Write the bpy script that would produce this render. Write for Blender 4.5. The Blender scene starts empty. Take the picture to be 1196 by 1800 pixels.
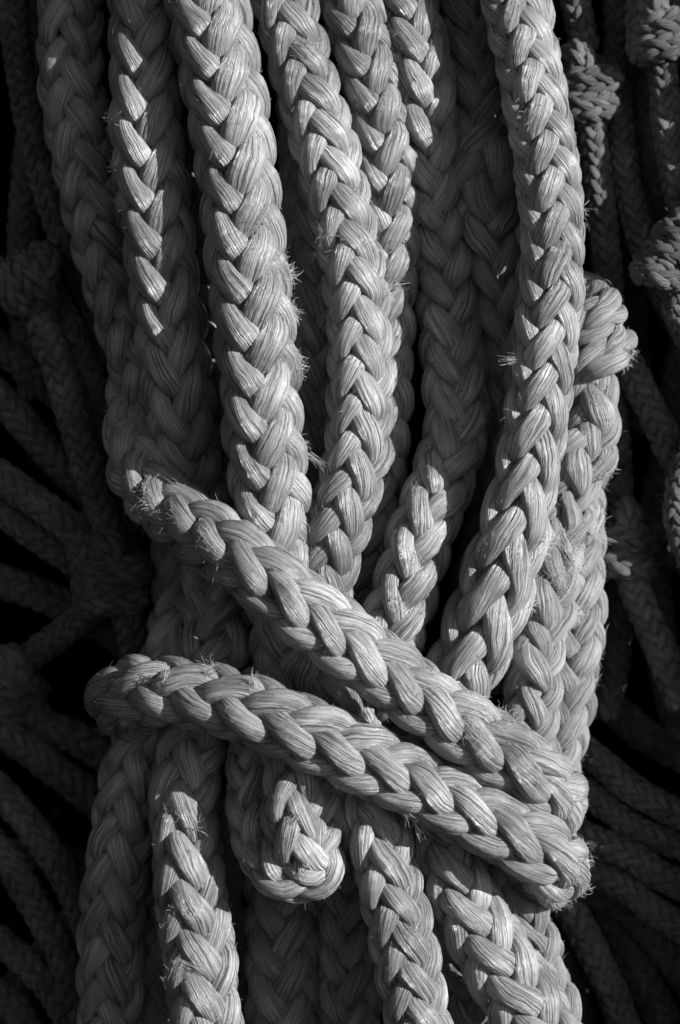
import bpy, math, random
import numpy as np
from mathutils import Vector

# ------------------------------------------------------------------ camera, sky, sun, exposure
scene = bpy.context.scene
COL = scene.collection
K = 0.000286                      # metres per photograph pixel at the focal plane
DIST = 1.05                       # camera to the front of the bundle
CX, CY = 598.0, 900.0

cam_d = bpy.data.cameras.new('camera')
cam_d.sensor_fit = 'VERTICAL'
cam_d.sensor_height = 36.0
cam_d.lens = 36.0 * DIST / (1800 * K)
cam_d.clip_start = 0.01
cam_d.clip_end = 100.0
cam_d.dof.use_dof = True
cam_d.dof.focus_distance = DIST - 0.012
cam_d.dof.aperture_fstop = 5.6
cam = bpy.data.objects.new('camera', cam_d)
COL.objects.link(cam)
cam.location = (0.0, -DIST, 0.0)
cam.rotation_euler = (math.radians(90), 0, 0)
scene.camera = cam

SUN_DIR = Vector((0.80, -0.52, 0.27)).normalized()      # from the scene towards the sun
sun_elev = math.asin(SUN_DIR.z)
world = bpy.data.worlds.new('World')
scene.world = world
world.use_nodes = True
wn = world.node_tree
wn.nodes.clear()
w_out = wn.nodes.new('ShaderNodeOutputWorld')
w_bg = wn.nodes.new('ShaderNodeBackground')
w_sky = wn.nodes.new('ShaderNodeTexSky')
w_bw = wn.nodes.new('ShaderNodeSeparateColor')
w_sky.sky_type = 'NISHITA'
w_sky.sun_disc = False
w_sky.sun_elevation = sun_elev
w_sky.sun_rotation = math.atan2(SUN_DIR.x, SUN_DIR.y)
w_sky.air_density = 0.75
w_sky.dust_density = 0.4
w_bg.inputs['Strength'].default_value = 0.06
wn.links.new(w_sky.outputs['Color'], w_bw.inputs[0])
wn.links.new(w_bw.outputs[0], w_bg.inputs['Color'])      # black-and-white photograph through a red filter: neutral, dark sky
wn.links.new(w_bg.outputs[0], w_out.inputs['Surface'])

sun_d = bpy.data.lights.new('sun', 'SUN')
sun_d.energy = 5.0
sun_d.angle = math.radians(0.6)
sun_d.color = (1.0, 1.0, 1.0)
sun = bpy.data.objects.new('sun', sun_d)
COL.objects.link(sun)
sun.rotation_euler = SUN_DIR.to_track_quat('Z', 'Y').to_euler()

scene.view_settings.view_transform = 'Standard'
scene.view_settings.look = 'None'
scene.view_settings.exposure = 0.72
scene.view_settings.gamma = 1.0
scene.view_settings.use_curve_mapping = False
scene.cycles.max_bounces = 6

rng = np.random.default_rng(11)
PI = math.pi

# ------------------------------------------------------------------ materials
def new_mat(name):
    m = bpy.data.materials.new(name)
    m.use_nodes = True
    nt = m.node_tree
    nt.nodes.clear()
    out = nt.nodes.new('ShaderNodeOutputMaterial')
    b = nt.nodes.new('ShaderNodeBsdfPrincipled')
    nt.links.new(b.outputs[0], out.inputs['Surface'])
    return m, nt, b

def N(nt, t, **kw):
    n = nt.nodes.new(t)
    for k, v in kw.items():
        setattr(n, k, v)
    return n

def fibre_material(name, dark, light, rough, bump, spec, sheen=0.0, fine=1.0):
    """Twisted-filament rope yarn: UV.x runs across the filaments, UV.y along them (both in millimetres)."""
    m, nt, b = new_mat(name)
    L = nt.links.new
    uv = N(nt, 'ShaderNodeUVMap')
    oi = N(nt, 'ShaderNodeObjectInfo')
    # small meander so that the filaments are not ruler straight
    wob = N(nt, 'ShaderNodeTexNoise'); wob.inputs['Scale'].default_value = 0.10; wob.inputs['Detail'].default_value = 2
    L(uv.outputs[0], wob.inputs['Vector'])
    wsub = N(nt, 'ShaderNodeVectorMath', operation='SUBTRACT'); wsub.inputs[1].default_value = (0.5, 0.5, 0.5)
    L(wob.outputs['Color'], wsub.inputs[0])
    wsc = N(nt, 'ShaderNodeVectorMath', operation='MULTIPLY'); wsc.inputs[1].default_value = (2.6, 0, 0)
    L(wsub.outputs[0], wsc.inputs[0])
    add = N(nt, 'ShaderNodeVectorMath', operation='ADD')
    L(uv.outputs[0], add.inputs[0]); L(wsc.outputs[0], add.inputs[1])
    def stretched(sx, sy, detail, rgh):
        mp = N(nt, 'ShaderNodeVectorMath', operation='MULTIPLY'); mp.inputs[1].default_value = (sx*fine, sy*fine, 1)
        L(add.outputs[0], mp.inputs[0])
        n = N(nt, 'ShaderNodeTexNoise'); n.inputs['Scale'].default_value = 1.0
        n.inputs['Detail'].default_value = detail; n.inputs['Roughness'].default_value = rgh
        L(mp.outputs[0], n.inputs['Vector'])
        return n
    coarse = stretched(0.85, 0.028, 3, 0.6)      # bundles of filaments
    finen = stretched(2.1, 0.05, 3, 0.7)         # single filaments
    blot = N(nt, 'ShaderNodeTexNoise'); blot.inputs['Scale'].default_value = 55.0; blot.inputs['Detail'].default_value = 4
    tc = N(nt, 'ShaderNodeTexCoord'); L(tc.outputs['Object'], blot.inputs['Vector'])
    # height
    h1 = N(nt, 'ShaderNodeMath', operation='MULTIPLY'); h1.inputs[1].default_value = 1.0
    L(coarse.outputs['Fac'], h1.inputs[0])
    h2 = N(nt, 'ShaderNodeMath', operation='MULTIPLY_ADD'); h2.inputs[1].default_value = 0.55
    L(finen.outputs['Fac'], h2.inputs[0]); L(h1.outputs[0], h2.inputs[2])
    bp = N(nt, 'ShaderNodeBump'); bp.inputs['Strength'].default_value = bump; bp.inputs['Distance'].default_value = 0.0022
    L(h2.outputs[0], bp.inputs['Height']); L(bp.outputs[0], b.inputs['Normal'])
    # colour
    mixf = N(nt, 'ShaderNodeMath', operation='MULTIPLY_ADD'); mixf.inputs[1].default_value = 0.6
    L(finen.outputs['Fac'], mixf.inputs[0])
    cm = N(nt, 'ShaderNodeMath', operation='MULTIPLY'); cm.inputs[1].default_value = 0.5
    L(coarse.outputs['Fac'], cm.inputs[0]); L(cm.outputs[0], mixf.inputs[2])
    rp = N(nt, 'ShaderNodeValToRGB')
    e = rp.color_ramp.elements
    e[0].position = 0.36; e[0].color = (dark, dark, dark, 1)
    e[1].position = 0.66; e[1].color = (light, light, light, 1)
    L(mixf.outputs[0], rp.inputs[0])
    # broad weathering and strand-to-strand difference
    mr = N(nt, 'ShaderNodeMapRange'); mr.inputs['From Min'].default_value = 0.3; mr.inputs['From Max'].default_value = 0.7
    mr.inputs['To Min'].default_value = 0.62; mr.inputs['To Max'].default_value = 1.12
    L(blot.outputs['Fac'], mr.inputs['Value'])
    mo = N(nt, 'ShaderNodeMapRange'); mo.inputs['To Min'].default_value = 0.84; mo.inputs['To Max'].default_value = 1.08
    L(oi.outputs['Random'], mo.inputs['Value'])
    st = N(nt, 'ShaderNodeTexNoise'); st.inputs['Scale'].default_value = 16.0; st.inputs['Detail'].default_value = 3
    L(tc.outputs['Object'], st.inputs['Vector'])
    sr = N(nt, 'ShaderNodeMapRange'); sr.inputs['From Min'].default_value = 0.36; sr.inputs['From Max'].default_value = 0.6
    sr.inputs['To Min'].default_value = 0.66; sr.inputs['To Max'].default_value = 1.05
    L(st.outputs['Fac'], sr.inputs['Value'])
    mst = N(nt, 'ShaderNodeMath', operation='MULTIPLY'); L(mr.outputs[0], mst.inputs[0]); L(sr.outputs[0], mst.inputs[1])
    mm0 = N(nt, 'ShaderNodeMath', operation='MULTIPLY'); L(mst.outputs[0], mm0.inputs[0]); L(mo.outputs[0], mm0.inputs[1])
    # thin dark hairlines of uneven length along the filaments
    hl = stretched(1.15, 0.018, 2, 0.5)
    hr = N(nt, 'ShaderNodeMapRange'); hr.inputs['From Min'].default_value = 0.36; hr.inputs['From Max'].default_value = 0.43
    hr.inputs['To Min'].default_value = 0.30; hr.inputs['To Max'].default_value = 1.0
    L(hl.outputs['Fac'], hr.inputs['Value'])
    mm = N(nt, 'ShaderNodeMath', operation='MULTIPLY'); L(mm0.outputs[0], mm.inputs[0]); L(hr.outputs[0], mm.inputs[1])
    # small dark specks of dirt
    sp = N(nt, 'ShaderNodeTexNoise'); sp.inputs['Scale'].default_value = 420.0; sp.inputs['Detail'].default_value = 1
    L(tc.outputs['Object'], sp.inputs['Vector'])
    spr = N(nt, 'ShaderNodeMapRange'); spr.inputs['From Min'].default_value = 0.70; spr.inputs['From Max'].default_value = 0.76
    spr.inputs['To Min'].default_value = 1.0; spr.inputs['To Max'].default_value = 0.45
    L(sp.outputs['Fac'], spr.inputs['Value'])
    m2 = N(nt, 'ShaderNodeMath', operation='MULTIPLY'); L(mm.outputs[0], m2.inputs[0]); L(spr.outputs[0], m2.inputs[1])
    vm = N(nt, 'ShaderNodeVectorMath', operation='SCALE')
    L(rp.outputs[0], vm.inputs[0]); L(m2.outputs[0], vm.inputs['Scale'])
    L(vm.outputs[0], b.inputs['Base Color'])
    b.inputs['Roughness'].default_value = rough
    b.inputs['Specular IOR Level'].default_value = spec
    if sheen:
        b.inputs['Sheen Weight'].default_value = sheen
        b.inputs['Sheen Roughness'].default_value = 0.5
    return m

M_ROPE = fibre_material('pale_rope_filament', 0.08, 0.52, 0.32, 1.0, 0.65)
M_OLD = fibre_material('frayed_rope_filament', 0.085, 0.45, 0.5, 1.0, 0.45, sheen=0.15)
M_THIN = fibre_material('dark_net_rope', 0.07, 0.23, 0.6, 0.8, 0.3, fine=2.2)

def plain_fibre(name, v):
    m, nt, b = new_mat(name)
    oi = N(nt, 'ShaderNodeTexCoord')
    n = N(nt, 'ShaderNodeTexNoise'); n.inputs['Scale'].default_value = 300
    nt.links.new(oi.outputs['Object'], n.inputs['Vector'])
    r = N(nt, 'ShaderNodeValToRGB')
    r.color_ramp.elements[0].color = (v*0.6,)*3 + (1,)
    r.color_ramp.elements[1].color = (v*1.2,)*3 + (1,)
    nt.links.new(n.outputs['Fac'], r.inputs[0]); nt.links.new(r.outputs[0], b.inputs['Base Color'])
    b.inputs['Roughness'].default_value = 0.5
    return m
M_HAIR = plain_fibre('loose_filament', 0.55)
M_HAIR_DARK = plain_fibre('loose_dark_filament', 0.2)

m, nt, b = new_mat('painted_shade_backdrop')  # near-black base colour stands in for the deep shade at the back
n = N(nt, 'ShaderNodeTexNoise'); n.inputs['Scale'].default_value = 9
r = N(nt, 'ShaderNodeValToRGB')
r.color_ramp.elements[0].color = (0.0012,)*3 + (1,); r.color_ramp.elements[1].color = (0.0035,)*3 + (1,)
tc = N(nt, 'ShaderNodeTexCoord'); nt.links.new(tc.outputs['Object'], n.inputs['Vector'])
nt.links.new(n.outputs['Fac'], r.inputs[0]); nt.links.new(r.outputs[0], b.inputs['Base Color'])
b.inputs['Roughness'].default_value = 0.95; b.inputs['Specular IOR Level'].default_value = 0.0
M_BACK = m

# ------------------------------------------------------------------ helpers
def world_pt(px, py, d):
    """photograph pixel + depth (pixels behind the focal plane) -> metres"""
    y = d * K
    f = (DIST + y) / DIST
    return np.array([(px - CX) * K * f, y, (CY - py) * K * f])

def to_px(P):
    f = (DIST + P[:, 1]) / DIST
    return np.stack([P[:, 0] / (K * f) + CX, CY - P[:, 2] / (K * f)], 1)

def smooth_path(pts, ds):
    """Catmull-Rom through rows (x,y,z,extra...) resampled at step ds of arc length; returns array"""
    P = np.asarray(pts, float)
    P = np.vstack([2*P[0]-P[1], P, 2*P[-1]-P[-2]])
    out = []
    for i in range(1, len(P)-2):
        p0, p1, p2, p3 = P[i-1], P[i], P[i+1], P[i+2]
        def dd(a, b): return max(np.linalg.norm(a[:3]-b[:3]), 1e-6)**0.5
        t0 = 0; t1 = dd(p0, p1); t2 = t1+dd(p1, p2); t3 = t2+dd(p2, p3)
        t = np.linspace(t1, t2, 24, endpoint=False)[:, None]
        A1 = (t1-t)/(t1-t0)*p0+(t-t0)/(t1-t0)*p1
        A2 = (t2-t)/(t2-t1)*p1+(t-t1)/(t2-t1)*p2
        A3 = (t3-t)/(t3-t2)*p2+(t-t2)/(t3-t2)*p3
        B1 = (t2-t)/(t2-t0)*A1+(t-t0)/(t2-t0)*A2
        B2 = (t3-t)/(t3-t1)*A2+(t-t1)/(t3-t1)*A3
        out.append((t2-t)/(t2-t1)*B1+(t-t1)/(t2-t1)*B2)
    Q = np.vstack(out+[P[-2][None]])
    # soften
    for _ in range(6):
        Q[1:-1] = 0.25*Q[:-2]+0.5*Q[1:-1]+0.25*Q[2:]
    seg = np.linalg.norm(np.diff(Q[:, :3], axis=0), axis=1)
    s = np.concatenate([[0], np.cumsum(seg)])
    n = max(int(s[-1]/ds), 4)
    si = np.linspace(0, s[-1], n)
    return np.stack([np.interp(si, s, Q[:, k]) for k in range(Q.shape[1])], 1), si

def nrm(v):
    return v/np.maximum(np.linalg.norm(v, axis=-1, keepdims=True), 1e-12)

def transport(P, ref):
    T = nrm(np.gradient(P, axis=0))
    n = len(P)
    E = np.zeros_like(P)
    mid = n//2
    e = ref - T[mid]*np.dot(ref, T[mid]); e /= np.linalg.norm(e)
    E[mid] = e
    for rngs in (range(mid+1, n), range(mid-1, -1, -1)):
        cur = e
        for i in rngs:
            cur = cur - T[i]*np.dot(cur, T[i]); cur = cur/np.linalg.norm(cur)
            E[i] = cur
    return T, E, np.cross(T, E)

def noise1(x, seed, n=4):
    """cheap smooth 1-D noise"""
    r = np.random.default_rng(seed)
    o = np.zeros_like(x)
    for k in range(n):
        o += np.sin(x*r.uniform(0.4, 1.8)*(1+k*0.7)+r.uniform(0, 6.28))/(1+k*0.6)
    return o/2.2

def mesh_obj(name, V, F4, mat, parent, uv=None, smooth=True):
    me = bpy.data.meshes.new(name)
    nv, nf = len(V), len(F4)
    k = F4.shape[1]
    me.vertices.add(nv); me.vertices.foreach_set('co', np.ascontiguousarray(V, dtype=np.float32).ravel())
    me.loops.add(nf*k); me.loops.foreach_set('vertex_index', np.ascontiguousarray(F4, dtype=np.int32).ravel())
    me.polygons.add(nf)
    me.polygons.foreach_set('loop_start', np.arange(0, nf*k, k, dtype=np.int32))
    me.polygons.foreach_set('loop_total', np.full(nf, k, dtype=np.int32))
    if uv is not None:
        l = me.uv_layers.new(name='UVMap')
        l.data.foreach_set('uv', np.ascontiguousarray(uv, dtype=np.float32).ravel())
    me.update(calc_edges=True)
    if smooth:
        me.polygons.foreach_set('use_smooth', np.ones(nf, dtype=bool))
    me.materials.append(mat)
    me.validate()
    o = bpy.data.objects.new(name, me)
    COL.objects.link(o)
    if parent is not None:
        o.parent = parent
    return o

def tube_faces(n, m):
    """n rings of m+1 columns (seam doubled) -> quads and their vertex ids"""
    i = np.arange(n-1)[:, None]; j = np.arange(m)[None, :]
    a = i*(m+1)+j
    return np.stack([a, a+(m+1), a+(m+1)+1, a+1], -1).reshape(-1, 4)

def thing(name, label, cat, loc=(0, 0, 0), group=None):
    o = bpy.data.objects.new(name, None)
    COL.objects.link(o)
    o.empty_display_size = 0.01
    o['label'] = label; o['category'] = cat
    if group: o['group'] = group
    return o

CAMV = np.array([0.0, -1.0, 0.0])
ROPES = {}

def braided_rope(key, label, pts, R, pitch=1.08, roll=0.0, mat=M_ROPE, group=None, strands=12,
                 rings=20, around=14, name='braided_rope', amp=0.18, looseness=1.0, steep=-0.01, twist=0.30,
                 seed=None, flat=1.0, category='rope'):
    """12-strand hollow braid: six strands run clockwise, six counter-clockwise, over two and under two,
    so the floats stand in columns of alternating slope (chevrons).
    pts rows: px, py, depth [, radius factor [, pitch factor [, roll]]]"""
    seed = seed if seed is not None else (hash_key(key))
    r_ = np.random.default_rng(seed)
    rows = []
    if pts[0][1] == -90:                         # the rope goes on upward out of the picture
        p0, p1 = pts[0], pts[1]
        pts = [(p0[0]-(p1[0]-p0[0])*1.5, -500, p0[2]+20)+tuple(p0[3:])]+list(pts)
    for p in pts:
        p = list(p)+[1.0, 1.0, 0.0][len(p)-3:]
        rows.append(list(world_pt(*p[:3]))+p[3:])
    Rm = R*K
    H = strands//2
    Q = H//2                                     # over-floats per turn of one strand
    ds = pitch*Rm*2/rings
    C, s = smooth_path(rows, ds)
    P = C[:, :3]
    rad = C[:, 3]*Rm*(1+0.02*noise1(s/Rm*0.5, seed+1))
    pit = C[:, 4]*pitch*Rm                       # axial distance between floats in one column
    T, E, B = transport(P, CAMV)
    phi = np.concatenate([[0], np.cumsum(np.diff(s)/(0.5*(pit[1:]+pit[:-1])))])*(2*PI/H)
    phi = phi - phi[len(phi)//2]
    rollv = roll+C[:, 5]+0.06*noise1(s/Rm*0.35, seed+2)
    root = thing(name, label, category, group=group)
    loc = Vector(P[np.argmin(P[:, 2])])
    allP, allN, allT = [], [], []
    A = np.linspace(-PI, PI, around+1)
    F = tube_faces(len(P), around)
    for d in (1, -1):
        for k in range(H):
            off = 0.0 if d > 0 else PI/H
            th0 = 2*PI*k/H+off+d*phi
            c = d*np.cos(Q*th0-PI/2)
            c = np.tanh(1.25*c)/math.tanh(1.25)      # floats lie flat, then dive under
            # tighten: strands run steeper on the crown of a float than underneath
            th = th0 - steep*d*np.sin(Q*th0-PI/2)
            sd = seed*97+k*13+(5 if d > 0 else 0)
            jr = 0.042*looseness*noise1(s/Rm*1.1, sd)
            jt = 0.065*looseness*noise1(s/Rm*0.9, sd+1)
            jw = 1+0.13*looseness*noise1(s/Rm*1.3, sd+2)
            rr = rad*(0.54+amp*c+jr)
            ang = th+rollv+jt
            radial = np.cos(ang)[:, None]*E*flat+np.sin(ang)[:, None]*B
            S = P+radial*rr[:, None]
            ST = nrm(np.gradient(S, axis=0))
            side = nrm(np.cross(ST, radial))
            nor = np.cross(side, ST)
            crown = 0.5+0.5*c
            w = rad*0.355*jw*(0.80+0.22*crown)*(12/strands)**0.6
            h = rad*0.28*(0.84+0.16*crown)*jw
            sl = np.concatenate([[0], np.cumsum(np.linalg.norm(np.diff(S, axis=0), axis=1))])
            tw = d*twist                         # filament slope inside the strand
            # yarn lobes that wind around the strand give it real relief
            lob = np.zeros((len(P), around+1))
            for q in (4, 5):
                ph = r_.uniform(0, 6.28)
                lob += 0.018*np.cos(q*A[None, :]+q*tw*sl[:, None]/(rad[:, None]*0.33)+ph+0.7*noise1(s/Rm, sd+q)[:, None])
            ca, sa = np.cos(A), np.sin(A)
            ex = 0.88
            cx = np.sign(ca)*np.abs(ca)**ex; sx = np.sign(sa)*np.abs(sa)**ex
            # A = 0 faces outward, the seam is on the inside of the rope
            V = (S[:, None, :] + side[:, None, :]*(w[:, None]*sx[None, :]*(1+lob))[..., None]
                 + nor[:, None, :]*(h[:, None]*cx[None, :]*(1+lob))[..., None])
            arc = A[None, :]*0.30*Rm*1000
            U = arc + tw*sl[:, None]*1000 + r_.uniform(0, 400)
            W = np.repeat((sl*1000)[:, None], around+1, 1) + r_.uniform(0, 400)
            UVv = np.stack([U, W], -1).reshape(-1, 2)
            Vf = V.reshape(-1, 3)
            o = mesh_obj('strand', Vf-np.array(loc), F, mat, root, UVv[F.ravel()])
            # keep outer surface samples for the loose fibres
            j0 = around//2
            for dj in (-3, -1, 0, 1, 3):
                jj = j0+dj*around//16
                m_ = crown > 0.45
                allP.append(V[m_, jj]); allT.append(ST[m_])
                allN.append(nrm(V[m_, jj]-S[m_]))
    root.location = loc
    ROPES[key] = dict(root=root, P=np.vstack(allP), N=np.vstack(allN), T=np.vstack(allT), loc=np.array(loc), R=Rm)
    return root

def hash_key(k):
    h = 7
    for ch in k: h = (h*31+ord(ch)) % 100003
    return h

def fibres(name, roots, dirs, norms, lengths, parent, loc, mat, seed, thick=0.000085, curl=1.0, seg=6, spread=None):
    """thin three-sided filaments growing from root points"""
    r_ = np.random.default_rng(seed)
    n = len(roots)
    D = nrm(dirs)
    out = np.zeros((n, seg+1, 3))
    out[:, 0] = roots-norms*0.0006
    cur = D.copy()
    ax = nrm(r_.normal(size=(n, 3)))
    k = r_.normal(0, 0.35, n)*curl
    st = (lengths/seg)[:, None]
    for i in range(seg):
        out[:, i+1] = out[:, i]+cur*st
        cur = nrm(cur+np.cross(ax, cur)*k[:, None]+r_.normal(0, 0.10*curl, (n, 3)))
    tang = nrm(np.gradient(out, axis=1))
    s1 = nrm(np.cross(tang, np.array([0.31, -0.7, 0.64])))
    s2 = np.cross(tang, s1)
    tt = (thick*np.linspace(1.0, 0.45, seg+1))[None, :, None]*r_.uniform(0.7, 1.4, (n, 1, 1))
    rings = [out+tt*(math.cos(a)*s1+math.sin(a)*s2) for a in (0, 2.094, 4.189)]
    V = np.stack(rings, 2)                        # n, seg+1, 3, 3
    base = (np.arange(n)*(seg+1)*3)[:, None, None]
    i = np.arange(seg)[None, :, None]*3
    j = np.arange(3)[None, None, :]
    a = base+i+j; b2 = base+i+(j+1) % 3
    F = np.stack([a, b2, b2+3, a+3], -1).reshape(-1, 4)
    o = mesh_obj(name, V.reshape(-1, 3)-loc, F, mat, parent)
    return o

def fuzz(key, count, lmin=5, lmax=26, patches=(), mat=None, seed=0, halo=900):
    """loose filaments all along a rope, denser in worn patches (px, py, radius, count, max length)"""
    rp = ROPES[key]
    r_ = np.random.default_rng(hash_key(key)+seed)
    mat = mat or M_HAIR
    idx = list(r_.integers(0, len(rp['P']), count))
    ln = list(r_.uniform(lmin, lmax, count)**1.0)
    lift = list(r_.uniform(0.15, 0.9, count))
    px = to_px(rp['P'])
    for (x, y, rad, cnt, lm) in patches:
        near = np.where(((px[:, 0]-x)**2+(px[:, 1]-y)**2 < rad*rad) & (rp['N'][:, 1] < 0.35))[0]
        if len(near) == 0: continue
        idx += list(r_.choice(near, cnt)); ln += list(r_.uniform(lm*0.3, lm, cnt)); lift += list(r_.uniform(0.2, 1.4, cnt))
    idx = np.array(idx); ln = np.array(ln)*K; lift = np.array(lift)[:, None]
    T, Nn = rp['T'][idx], rp['N'][idx]
    sgn = np.where(r_.random(len(idx)) < 0.5, 1, -1)[:, None]
    D = T*sgn+Nn*lift+r_.normal(0, 0.35, T.shape)
    o = fibres('loose_fibres', rp['P'][idx], D, Nn, ln, rp['root'], rp['loc'], mat, seed+5, curl=1.0)
    o['kind'] = 'stuff'
    if halo:
        hi = r_.integers(0, len(rp['P']), halo)
        T, Nn = rp['T'][hi], rp['N'][hi]
        D = T*np.where(r_.random(halo) < 0.5, 1, -1)[:, None]*0.7+Nn*r_.uniform(0.2, 1.2, (halo, 1))+r_.normal(0, 0.4, T.shape)
        h = fibres('fine_fuzz', rp['P'][hi], D, Nn, r_.uniform(3, 13, halo)*K, rp['root'], rp['loc'], mat, seed+9, thick=0.00005, curl=1.6, seg=3)
        h['kind'] = 'stuff'
    return o

def tuft(key, x, y, ang, length, n=26, spread=0.10, out=0.55, curl=0.25):
    """a broken yarn sticking out of the rope: n filaments leaving in one direction (angle in the picture plane)"""
    rp = ROPES[key]
    r_ = np.random.default_rng(hash_key(key)+int(x*3+y))
    px = to_px(rp['P'])
    d2 = (px[:, 0]-x)**2+(px[:, 1]-y)**2+np.where(rp['N'][:, 1] < 0.2, 0, 1e6)+rp['P'][:, 1]*4000
    i = int(np.argmin(d2))
    p = rp['P'][i]; nn = rp['N'][i]
    a = math.radians(ang)
    d = np.array([math.cos(a), -out*0.6, math.sin(a)])
    roots = p+r_.normal(0, 3.2*K, (n, 3))*np.array([1, 0.4, 1])
    D = np.tile(d, (n, 1))+r_.normal(0, spread, (n, 3))
    ln = r_.uniform(0.55, 1.05, n)*length*K
    o = fibres('frayed_tuft', roots, D, np.tile(nn, (n, 1)), ln, rp['root'], rp['loc'], M_HAIR, int(x+y), thick=0.00011, curl=curl)
    return o

# ------------------------------------------------------------------ the darkness behind the ropes, put into the colour of an added sheet
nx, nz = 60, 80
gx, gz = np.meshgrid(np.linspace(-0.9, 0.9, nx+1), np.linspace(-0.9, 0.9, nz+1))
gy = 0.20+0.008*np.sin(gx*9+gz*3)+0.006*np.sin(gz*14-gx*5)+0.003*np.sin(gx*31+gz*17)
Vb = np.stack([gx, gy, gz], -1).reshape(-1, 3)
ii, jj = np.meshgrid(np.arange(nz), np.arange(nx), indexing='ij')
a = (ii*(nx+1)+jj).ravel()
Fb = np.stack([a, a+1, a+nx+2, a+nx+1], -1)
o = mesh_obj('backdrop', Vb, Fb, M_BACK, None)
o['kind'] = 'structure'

# ------------------------------------------------------------------ the thick ropes of the bundle
def knot(p, ang, a=1.0, turns=2.2, rad=30, step=26):
    """control points of a rope wound round itself at pixel p; ang is the picture direction of the coil's axis"""
    x, y, d = p
    ca, sa = math.cos(math.radians(ang)), math.sin(math.radians(ang))
    out = []
    n = int(turns*8)
    for i in range(n+1):
        t = i/8*2*PI
        u = (i/n-0.5)*turns*step
        v = rad*math.cos(t)
        out.append((x+u*ca-v*sa, y-u*sa-v*ca, d-rad*math.sin(t)))
    return out

G = 'thick pale braided ropes of the tied bundle'
V_ = -60*PI/180                                     # chevrons point down at the rope's centre line; 0: they point up
braided_rope('R1', 'brightest thick braided rope, front and centre-left, hanging above the diagonal binding rope', [
    (350, -90, -15), (362, 0, -14), (392, 150, -14), (418, 300, -14), (432, 450, -14), (450, 600, -12), (460, 700, -8),
    (470, 830, 10), (490, 950, 42), (505, 1050, 75), (508, 1200, 110), (503, 1350, 170), (500, 1500, 200),
    (498, 1680, 200), (500, 1880, 200)], 75, 1.04, V_+0.10, group=G)
braided_rope('R2', 'thick braided rope curving beside the brightest one, worn fuzzy near mid-height', [
    (480, -90, 50), (497, 0, 48), (530, 120, 45), (570, 250, 42), (605, 400, 36), (630, 520, 32), (634, 650, 28),
    (628, 800, 26), (598, 910, 32), (570, 1010, 50), (560, 1120, 65), (580, 1250, 65), (628, 1370, 30),
    (664, 1470, -35), (697, 1600, -45), (728, 1750, -40), (750, 1880, -36)], 61, 1.10, 0.12, group=G)
braided_rope('R3', 'smooth thick braided rope tucked behind the fuzzy one, its upper right side sunlit', [
    (600, -90, 80), (615, 0, 82), (648, 110, 85), (672, 220, 92), (684, 330, 105), (682, 450, 130), (672, 600, 145),
    (665, 750, 142), (650, 900, 152), (620, 1050, 172), (604, 1200, 182), (610, 1400, 185), (612, 1600, 190),
    (615, 1880, 190)], 62, 1.12, V_+0.22, group=G)
braided_rope('R4', 'thick braided rope with sunlit top knuckles that sinks into shade, then resurfaces at the binding', [
    (690, -90, 140), (708, 0, 108), (738, 110, 94), (750, 230, 108), (764, 370, 150), (784, 500, 160), (798, 620, 152),
    (804, 740, 132), (780, 840, 98), (742, 940, 66), (708, 1050, 56), (682, 1140, 70), (675, 1250, 115), (700, 1400, 150),
    (770, 1520, 160), (830, 1700, 165), (850, 1880, 170)], 64, 1.16, V_-0.1, group=G)
braided_rope('R5', 'shaded thick braided rope deep behind the right-hand front rope', [
    (812, -90, 200), (825, 30, 190), (840, 180, 170, 1.0), (846, 250, 155, 1.12, .8, .5), (852, 320, 145, 1.22, .8, 1.6), (862, 390, 155, 1.08, .9, 2.1), (868, 450, 162, 1, 1, 2.1), (884, 560, 178, 1, 1, 2.1), (898, 700, 195, 1, 1, 2.1),
    (890, 850, 215), (860, 1000, 220), (830, 1200, 230)], 66, 1.15, V_, rings=15, around=11, group=G, mat=M_OLD)
braided_rope('R6', 'long thick braided rope at front right, strands stretched long where it meets the binding', [
    (880, -90, 32, .98, .92), (900, 0, 20, .98, .92), (936, 150, 0, .98, .92, -.05), (962, 300, -4, 1, .95, -.2), (971, 450, -8, 1, 1.0, -.32), (964, 580, -8, 1, 1.05, -.2),
    (948, 700, -4, .98, 1.15, -.1), (924, 850, 4, 1.02, 1.4, .1), (884, 1000, 18, 1.16, 1.7, .2), (842, 1120, 34, 1.2, 1.6, .15), (800, 1210, 52, 1.1, 1.3, -.2), (762, 1320, 66, 1, 1, -.7), (768, 1430, 40, 1, 1, -1.1),
    (798, 1540, -5, 1.06, 1.1, -1.15), (858, 1660, -20, 1.14, 1.15, -1.15), (920, 1760, -18, 1.2, 1.15, -1.15), (985, 1880, -15, 1.2, 1.15, -1.15)], 61, 1.10, -0.18, group=G)
braided_rope('R7', 'frayed thick rope folded over at its top, right of the long front rope', [
    (985, 640, 250, .9), (990, 560, 215, .9), (1012, 520, 170, .9)] + [k+(.86,) for k in knot((1044, 600, 100), -78, rad=29, step=60, turns=1.7)] + [(1040, 690, 104, .9), (1040, 750, 104), (1018, 820, 98, 1.1), (994, 900, 104, .95),
    (966, 1000, 100, 1.15), (945, 1100, 98, 1.15), (934, 1200, 98, 1.1), (926, 1300, 102), (930, 1400, 100), (892, 1490, 100), (906, 1570, 95),
    (935, 1660, 100), (962, 1750, 112), (985, 1880, 122)], 54, 1.12, 0.5, mat=M_OLD, group=G, looseness=3.2)
braided_rope('R8', 'shaded thick braided rope edging the right side of the bundle above the binding', [
    (1000, 640, 265), (1008, 760, 240), (1014, 900, 212), (1012, 1040, 190), (1006, 1160, 180), (985, 1280, 170), (955, 1400, 180), (960, 1500, 190)],
    58, 1.05, V_, mat=M_OLD, rings=15, around=11, group=G, looseness=1.6)
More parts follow.
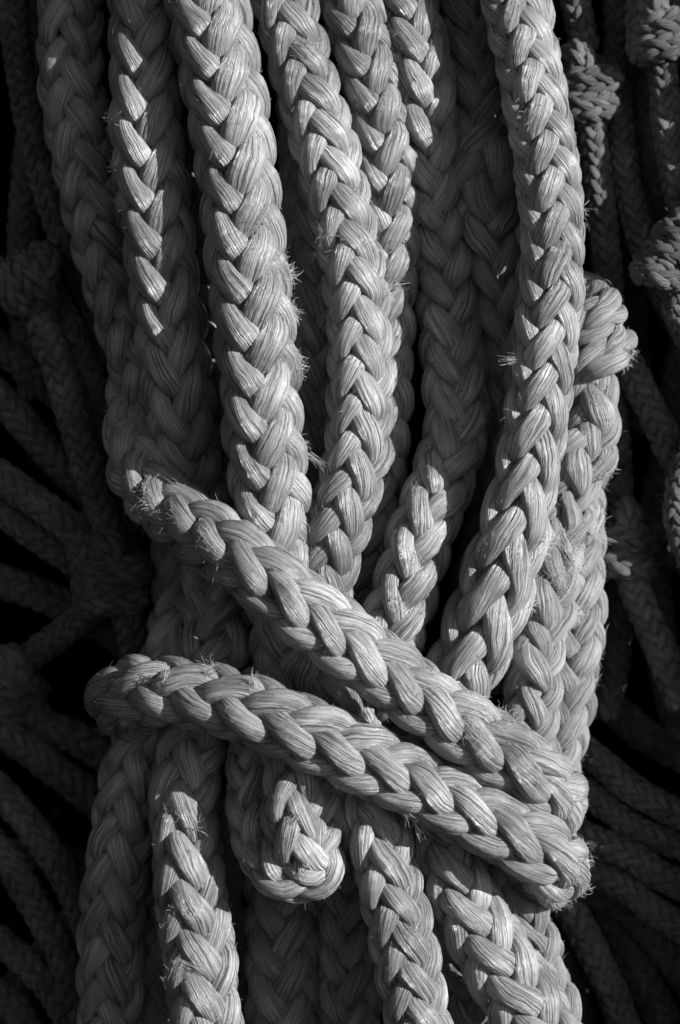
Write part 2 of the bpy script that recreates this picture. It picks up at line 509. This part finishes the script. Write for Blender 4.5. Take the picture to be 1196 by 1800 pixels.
braided_rope('A', 'outermost left thick braided rope, wholly in shade, running down past both bindings', [
    (135, -90, 152), (128, 0, 150), (124, 120, 148), (142, 250, 148), (176, 400, 148), (218, 540, 152), (262, 680, 165),
    (300, 820, 240), (322, 950, 255), (325, 1050, 240), (308, 1150, 180), (275, 1250, 165), (242, 1340, 152), (218, 1450, 146),
    (198, 1600, 145), (195, 1720, 145), (192, 1880, 145)], 64, 1.16, 0.1, group=G)
braided_rope('B', 'thick braided rope second from the left with a narrow strip of sunlit strands', [
    (252, -90, 60), (255, 0, 57), (256, 120, 52), (260, 250, 50), (276, 400, 54), (296, 550, 64), (318, 700, 96),
    (344, 830, 168), (370, 950, 200), (388, 1060, 188, 1, 1, .2), (378, 1160, 140, 1, 1, .6), (350, 1260, 115, 1, 1, .9), (330, 1350, 85, 1, 1, 1.3), (328, 1450, 50, 1, 1, 1.4),
    (336, 1560, 32, 1, 1, 1.4), (352, 1690, 30, 1, 1, 1.4), (374, 1880, 30, 1, 1, 1.4)], 69, 1.14, V_+0.05, group=G)
braided_rope('S1', 'shaded thick rope showing dimly between the two leftmost ropes below the bindings', [
    (330, 1230, 260), (312, 1340, 250), (296, 1450, 235), (284, 1600, 215), (282, 1720, 205), (284, 1880, 200)], 60, 1.14, 0.2, rings=15, around=11, group=G, mat=M_OLD)
braided_rope('S2', 'dim thick rope deep in the dark gap right of the brightest rope', [
    (520, -90, 190), (532, 100, 180), (542, 300, 170), (548, 500, 165), (550, 700, 165), (545, 900, 175), (540, 1060, 190)], 58, 1.12, 0.6, rings=15, around=11, group=G, mat=M_OLD)
braided_rope('S3', 'added sun-blocking thick rope close behind the long front rope at right', [  # added, mostly hidden, to stop sun slipping behind the front rope
    (898, -90, 135), (922, 60, 122), (946, 200, 116), (962, 350, 116), (964, 500, 120), (950, 620, 122), (934, 720, 126), (918, 820, 132),
    (900, 920, 142), (880, 1040, 160), (860, 1160, 180)], 62, 1.12, 0.2, rings=15, around=11, group=G, mat=M_OLD)
braided_rope('S4', 'shaded thick rope deep between the sun-striped rope and the brightest rope', [
    (322, -90, 172), (330, 100, 166), (345, 300, 165), (366, 500, 172), (398, 700, 182), (430, 900, 205), (440, 1060, 215)], 60, 1.12, 0.4, rings=15, around=11, group=G, mat=M_OLD)
# the loop that hangs out below the lower binding
braided_rope('L3', 'tight curled loop of thick rope hanging just below the lower binding rope', [
    (470, 1190, 90), (454, 1290, 70), (448, 1380, 26), (456, 1465, -6), (500, 1530, -26), (552, 1528, -30), (576, 1470, -16), (570, 1400, 4),
    (556, 1348, -2), (530, 1345, -30), (514, 1392, -52), (518, 1450, -58), (530, 1495, -44), (545, 1525, -10)], 56, 1.12, V_+0.3, group=G, seed=31)
# the two turns that tie the bundle
GB = 'binding turns around the bundle'
braided_rope('C', 'upper diagonal binding rope crossing the bundle, worn fuzzy at its upper left bend', [
    (370, 560, 290), (310, 600, 250), (266, 656, 200), (242, 735, 182), (248, 812, 148), (282, 878, 84), (350, 932, 2), (450, 1002, -84), (560, 1092, -96), (680, 1182, -96),
    (780, 1256, -94), (870, 1316, -90), (935, 1362, -72), (965, 1396, -8), (965, 1415, 80), (930, 1420, 170), (850, 1400, 240)], 66, 1.22, -0.5, group=GB, steep=0.06, looseness=1.3)
braided_rope('D', 'lower diagonal binding rope crossing the bundle, rounding it at both ends', [
    (330, 1290, 230, 1, 1, .9), (265, 1275, 170, 1, 1, .9), (226, 1246, 112, 1, 1, .9), (214, 1226, 65, 1, 1, .9), (244, 1214, 22, 1, 1, .85), (310, 1216, -20, 1, 1, .75), (400, 1236, -62, 1, 1, .6), (500, 1272, -92, 1, 1, .45), (600, 1316, -96, 1, 1, .25), (700, 1362, -94),
    (800, 1412, -94), (890, 1460, -90), (950, 1496, -68), (974, 1520, -18), (970, 1532, 60), (930, 1530, 150), (850, 1500, 230)], 66, 1.24, -0.72, group=GB, steep=0.06)

# ------------------------------------------------------------------ thin dark net ropes behind
GN = 'thin dark ropes hanging behind the bundle'
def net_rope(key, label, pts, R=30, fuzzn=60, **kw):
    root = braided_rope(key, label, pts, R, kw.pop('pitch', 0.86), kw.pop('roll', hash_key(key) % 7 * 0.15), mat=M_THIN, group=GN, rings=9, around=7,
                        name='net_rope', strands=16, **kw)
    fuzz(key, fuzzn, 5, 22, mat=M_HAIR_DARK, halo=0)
    return root

net_rope('n1', 'thin dark rope slanting down the far upper left corner', [(15, -60, 330), (30, 90, 330), (62, 260, 325), (105, 400, 320), (160, 520, 330), (200, 640, 350)], 30)
net_rope('n2', 'thin dark rope second from the upper left corner, touching the bundle', [(55, -60, 370), (62, 100, 370), (85, 250, 370), (130, 380, 370), (190, 500, 380)], 28)
net_rope('n3', 'knotted thin rope at the left edge, falling steeply from its knot', [(-60, 440, 300), (-20, 470, 280)] + knot((48, 495, 250), 20, rad=34, step=40) + [(72, 560, 260), (100, 640, 262), (128, 730, 262), (160, 840, 265), (192, 940, 270), (215, 1020, 300)], 33)
net_rope('n4', 'thin dark rope falling beside the knotted one, next to the bundle', [(60, 460, 330), (110, 545, 315), (155, 650, 310), (190, 770, 310), (212, 900, 315), (225, 1000, 330)], 28)
net_rope('n5', 'thin dark rope crossing behind the left knotted rope', [(-60, 640, 380), (20, 720, 370), (90, 800, 360), (160, 870, 350), (220, 930, 350)], 34)
net_rope('n6', 'thin rope running down from the left edge into the lower left knot', [(-70, 790, 290), (0, 838, 285), (80, 893, 275), (140, 945, 265)] + knot((205, 1015, 245), 78, rad=36, step=46) + [(235, 1120, 300), (250, 1180, 330)], 34)
net_rope('n7', 'thin rope just under the one that runs into the lower left knot', [(-70, 850, 320), (10, 905, 315), (90, 962, 310), (180, 1020, 320), (250, 1060, 340)], 30)
net_rope('n8', 'blurred thin rope rising to the right below the lower left knot', [(-60, 1230, 440), (20, 1180, 430), (100, 1120, 420), (180, 1060, 410), (250, 1020, 410)], 32)
net_rope('n9', 'blurred thin rope with a knot at the left edge, left of the lower binding', [(-60, 1150, 440)] + knot((18, 1215, 410), 60, rad=34, step=40) + [(70, 1270, 410), (140, 1300, 400), (210, 1345, 395), (270, 1400, 395)], 38)
net_rope('n10', 'thin rope sloping down beneath the left end of the lower binding', [(-60, 1250, 390), (40, 1310, 380), (120, 1370, 370), (200, 1440, 370), (260, 1500, 380)], 34)
net_rope('n11', 'thin rope sloping steeply down at left, upper of two alongside the lower bundle', [(-60, 1340, 300), (10, 1400, 300), (75, 1480, 300), (130, 1570, 300), (170, 1680, 310), (200, 1800, 330)], 32)
net_rope('n12', 'thin rope sloping steeply down at left, lower of two alongside the lower bundle', [(-60, 1440, 310), (5, 1500, 310), (60, 1590, 310), (110, 1680, 310), (150, 1800, 320)], 32)
net_rope('n13', 'thin rope in the lower left corner running into the bottom edge', [(-60, 1610, 330), (20, 1670, 330), (90, 1740, 330), (150, 1850, 340)], 30)
net_rope('n14', 'lowest thin rope in the bottom left corner', [(-60, 1710, 350), (20, 1765, 350), (80, 1860, 350)], 30)

net_rope('m1', 'thin rope with a fat dark knot right of the long front rope near the top', [(1000, -60, 270), (1015, 20, 270), (1025, 80, 265)] + knot((1035, 150, 245), 80, rad=36, step=44) + [(1042, 250, 260), (1052, 330, 270), (1064, 430, 275), (1072, 550, 280), (1076, 680, 290), (1084, 800, 295), (1090, 900, 300)], 31)
net_rope('m2', 'thin braided rope hanging between two knots at upper right', [(1085, -60, 300), (1088, 60, 300), (1086, 160, 295), (1092, 250, 285), (1106, 340, 275), (1135, 440, 270), (1170, 520, 280), (1210, 600, 290)], 31)
net_rope('m3', 'thin dark rope close beside the braided one at upper right', [(1110, -60, 340), (1118, 100, 340), (1134, 230, 330), (1145, 340, 320), (1160, 450, 320)], 28)
net_rope('m4', 'thin rope with a knot in the top right corner', [(1130, -80, 210)] + knot((1164, 50, 185), 85, rad=30, step=40) + [(1166, 130, 195), (1172, 210, 200), (1188, 310, 200), (1215, 420, 205)], 30)
net_rope('m5', 'thin rope leaving the folded rope top and slanting to the right edge', [(1060, 560, 300), (1098, 630, 265), (1135, 700, 255), (1172, 775, 250), (1215, 870, 250)], 32)
net_rope('m6', 'thin rope with a fat knot at right, falling to the right edge below it', [(1080, 820, 310), (1082, 880, 290)] + knot((1108, 955, 255), 70, rad=36, step=46) + [(1115, 1030, 250), (1140, 1090, 245), (1165, 1150, 240), (1200, 1240, 240)], 33)
net_rope('m7', 'thin rope curling away above the right-hand fat knot', [(1230, 1000, 330), (1170, 965, 330), (1120, 990, 340), (1090, 1060, 350), (1080, 1160, 360), (1060, 1260, 370)], 34)
net_rope('m8', 'topmost of the thin ropes fanning out to the right below the bindings', [(990, 1290, 300), (1050, 1335, 280), (1110, 1385, 270), (1170, 1420, 262), (1240, 1450, 260)], 31)
net_rope('m9', 'second thin rope of the fan to the right of the bindings', [(990, 1360, 310), (1050, 1405, 295), (1110, 1450, 285), (1170, 1478, 280), (1240, 1500, 280)], 30)
net_rope('m10', 'third thin rope of the fan, level with the lower binding end', [(980, 1450, 300), (1050, 1480, 275), (1110, 1505, 265), (1170, 1545, 260), (1240, 1570, 260)], 32)
net_rope('m11', 'lowest thin rope of the fan, slanting down to the right edge', [(980, 1500, 320), (1050, 1535, 290), (1100, 1560, 275), (1150, 1600, 268), (1240, 1660, 268)], 31)
net_rope('m12', 'thin rope falling steeply into the bottom right corner', [(960, 1540, 350), (1015, 1620, 330), (1055, 1700, 325), (1090, 1780, 325), (1120, 1880, 330)], 34)
net_rope('m13', 'blurred thin rope crossing deep behind the right of the bindings', [(1000, 1200, 430), (1060, 1230, 430), (1130, 1290, 430), (1220, 1340, 430)], 36)
net_rope('d1', 'deep dark rope hanging straight in the upper left background', [(100, -80, 480), (60, 200, 480), (40, 480, 490), (60, 700, 490)], 34)
net_rope('d2', 'deep dark rope leaning across the left background at mid-height', [(-80, 560, 470), (40, 640, 470), (150, 740, 470), (260, 880, 480)], 34)
net_rope('d3', 'deep dark rope crossing low behind the left knots', [(-80, 1000, 480), (60, 1040, 480), (180, 1100, 480), (300, 1190, 490)], 36)
net_rope('d4', 'deep dark rope crossing behind the lower left ropes', [(-80, 1520, 470), (60, 1500, 470), (160, 1530, 470), (260, 1600, 480)], 34)
net_rope('d5', 'deep dark rope rising behind the lower left corner', [(-60, 1830, 460), (60, 1700, 460), (140, 1600, 460), (220, 1480, 470)], 34)
net_rope('d6', 'deep dark rope behind the knots at upper right', [(1210, -80, 440), (1160, 150, 440), (1120, 350, 440), (1110, 560, 440), (1130, 760, 450)], 34)
net_rope('d7', 'deep dark rope hanging behind the right-hand fat knot', [(1210, 560, 430), (1180, 760, 430), (1150, 940, 430), (1160, 1120, 430), (1200, 1300, 440)], 36)
net_rope('d8', 'deep dark rope slanting behind the fan of thin ropes', [(1010, 1560, 430), (1090, 1590, 420), (1160, 1660, 420), (1240, 1760, 420)], 36)
net_rope('d9', 'deep dark rope beside the steep one in the bottom right corner', [(1060, 1560, 470), (1110, 1680, 460), (1160, 1780, 460), (1200, 1880, 460)], 38)
net_rope('d10', 'lowest deep dark rope in the bottom right corner', [(960, 1620, 420), (1000, 1720, 410), (1030, 1860, 410)], 34)
# frayed ends of old net rope at the right edge
net_rope('e1', 'frayed fuzzy knot of thin rope at the upper right edge', [(1230, 330, 140), (1205, 380, 125)] + knot((1178, 448, 92), 60, rad=26, step=36, turns=2.6) + [(1190, 530, 150), (1215, 600, 200)], 28, fuzzn=260, looseness=2.5)
net_rope('e2', 'fuzzy rope end poking in at the right edge at mid-height', [(1240, 760, 170), (1206, 820, 150), (1190, 880, 145), (1196, 940, 150), (1215, 990, 170)], 26, fuzzn=240, looseness=2.5)

# added ropes, unseen past the right edge, keep the sun off what hangs behind
for i, (x, d) in enumerate([(1372, 118), (1400, 235), (1372, 350), (1400, 465), (1372, 580)]):
    braided_rope('next%d' % i, 'added sun-blocking thick rope, unseen past the right edge', [(x-20, -1500, d), (x, -700, d), (x+8, 200, d), (x-6, 1000, d), (x+10, 2100, d)], 74, 1.1, i*0.4,
                 group='added unseen ropes that block the sun', rings=8, around=7)

# ------------------------------------------------------------------ wear: loose filaments and broken yarns
fuzz('R1', 420, patches=[(500, 470, 26, 150, 30), (520, 540, 24, 110, 26), (440, 420, 30, 70, 24), (525, 640, 26, 90, 24), (520, 770, 24, 60, 26), (300, 20, 30, 20, 18)])
fuzz('R2', 420, patches=[(590, 420, 26, 110, 28), (700, 505, 26, 40, 30), (640, 440, 24, 80, 26), (540, 90, 26, 60, 26), (545, 440, 20, 40, 26), (580, 520, 18, 30, 24)])
fuzz('R3', 260, patches=[(712, 510, 20, 30, 28)])
fuzz('R4', 300, patches=[(700, 70, 24, 40, 22), (860, 740, 34, 100, 30), (720, 980, 22, 120, 22), (700, 1065, 18, 90, 22), (735, 870, 20, 50, 22), (800, 880, 20, 50, 26)])
fuzz('R5', 120)
fuzz('R6', 480, patches=[(935, 210, 22, 90, 18), (905, 190, 26, 50, 18), (1028, 380, 20, 30, 30), (980, 960, 30, 90, 34), (960, 1060, 30, 60, 26)])
fuzz('R7', 420, patches=[(1095, 620, 22, 120, 30), (1050, 690, 22, 60, 30), (1050, 820, 26, 180, 30), (1000, 970, 36, 160, 40), (980, 1030, 30, 120, 30), (1030, 1070, 18, 50, 24), (1055, 740, 24, 60, 28), (1035, 510, 24, 40, 28)])
fuzz('R8', 200, patches=[(1045, 900, 30, 60, 26), (1050, 1180, 30, 60, 24)])
fuzz('A', 200, patches=[(170, 480, 24, 30, 24)])
fuzz('B', 260, patches=[(195, 205, 24, 40, 22), (200, 290, 24, 40, 22), (205, 350, 24, 40, 22), (225, 430, 22, 40, 24), (310, 1440, 26, 60, 24), (300, 1610, 24, 40, 22), (315, 1710, 24, 50, 26)])
fuzz('L3', 200, patches=[(520, 1440, 24, 60, 26), (590, 1560, 24, 40, 22)])
fuzz('C', 520, lmin=5, lmax=22, patches=[(225, 715, 30, 180, 34), (240, 760, 34, 170, 28), (300, 830, 34, 140, 28), (270, 900, 34, 160, 30), (255, 850, 30, 120, 26), (380, 990, 30, 70, 28), (840, 1275, 34, 190, 30), (890, 1260, 26, 90, 26), (1000, 1380, 24, 60, 30), (360, 950, 22, 60, 22)])
fuzz('D', 480, lmin=5, lmax=20, patches=[(180, 1250, 40, 90, 18), (285, 1190, 18, 50, 26), (368, 1180, 20, 70, 26), (730, 1440, 24, 70, 28), (1000, 1570, 40, 110, 26), (1020, 1500, 30, 60, 24), (230, 1330, 20, 30, 20)])

tuft('R6', 915, 634, 185, 46)
tuft('R1', 548, 800, -35, 46, n=16)
tuft('R7', 1022, 925, -32, 68, n=34)
tuft('R7', 985, 955, -55, 70, n=26, spread=0.14)
tuft('B', 212, 398, 14, 62, n=24)
tuft('B', 200, 206, 165, 22, n=20, spread=0.3)
tuft('B', 205, 293, 170, 26, n=22, spread=0.3)
tuft('B', 180, 38, 10, 28, n=14)
tuft('D', 449, 1205, 95, 34, n=30, spread=0.12)
tuft('D', 290, 1200, 75, 30, n=20, spread=0.25, out=0.9)
tuft('D', 362, 1195, 50, 34, n=26, spread=0.25, out=0.9)
tuft('D', 728, 1440, -75, 40, n=14, spread=0.14, curl=0.5)
tuft('C', 380, 1000, -70, 36, n=16, spread=0.2)
tuft('C', 345, 950, 15, 40, n=18, spread=0.15)
tuft('C', 228, 705, 165, 34, n=22, spread=0.25, curl=0.6)
tuft('C', 222, 745, 200, 32, n=20, spread=0.25, curl=0.6)
tuft('R2', 690, 505, 0, 38, n=18, spread=0.2)
tuft('R2', 530, 85, 30, 50, n=16, spread=0.08, curl=0.6)
tuft('L3', 512, 1455, 50, 34, n=24, spread=0.15)
tuft('L3', 540, 1520, -55, 34, n=20, spread=0.15)
tuft('B', 330, 1450, 0, 46, n=14, spread=0.1, curl=0.5)
tuft('B', 318, 1695, -10, 50, n=22, spread=0.15)
tuft('L3', 590, 1390, 50, 40, n=5, spread=0.2, curl=1.0)
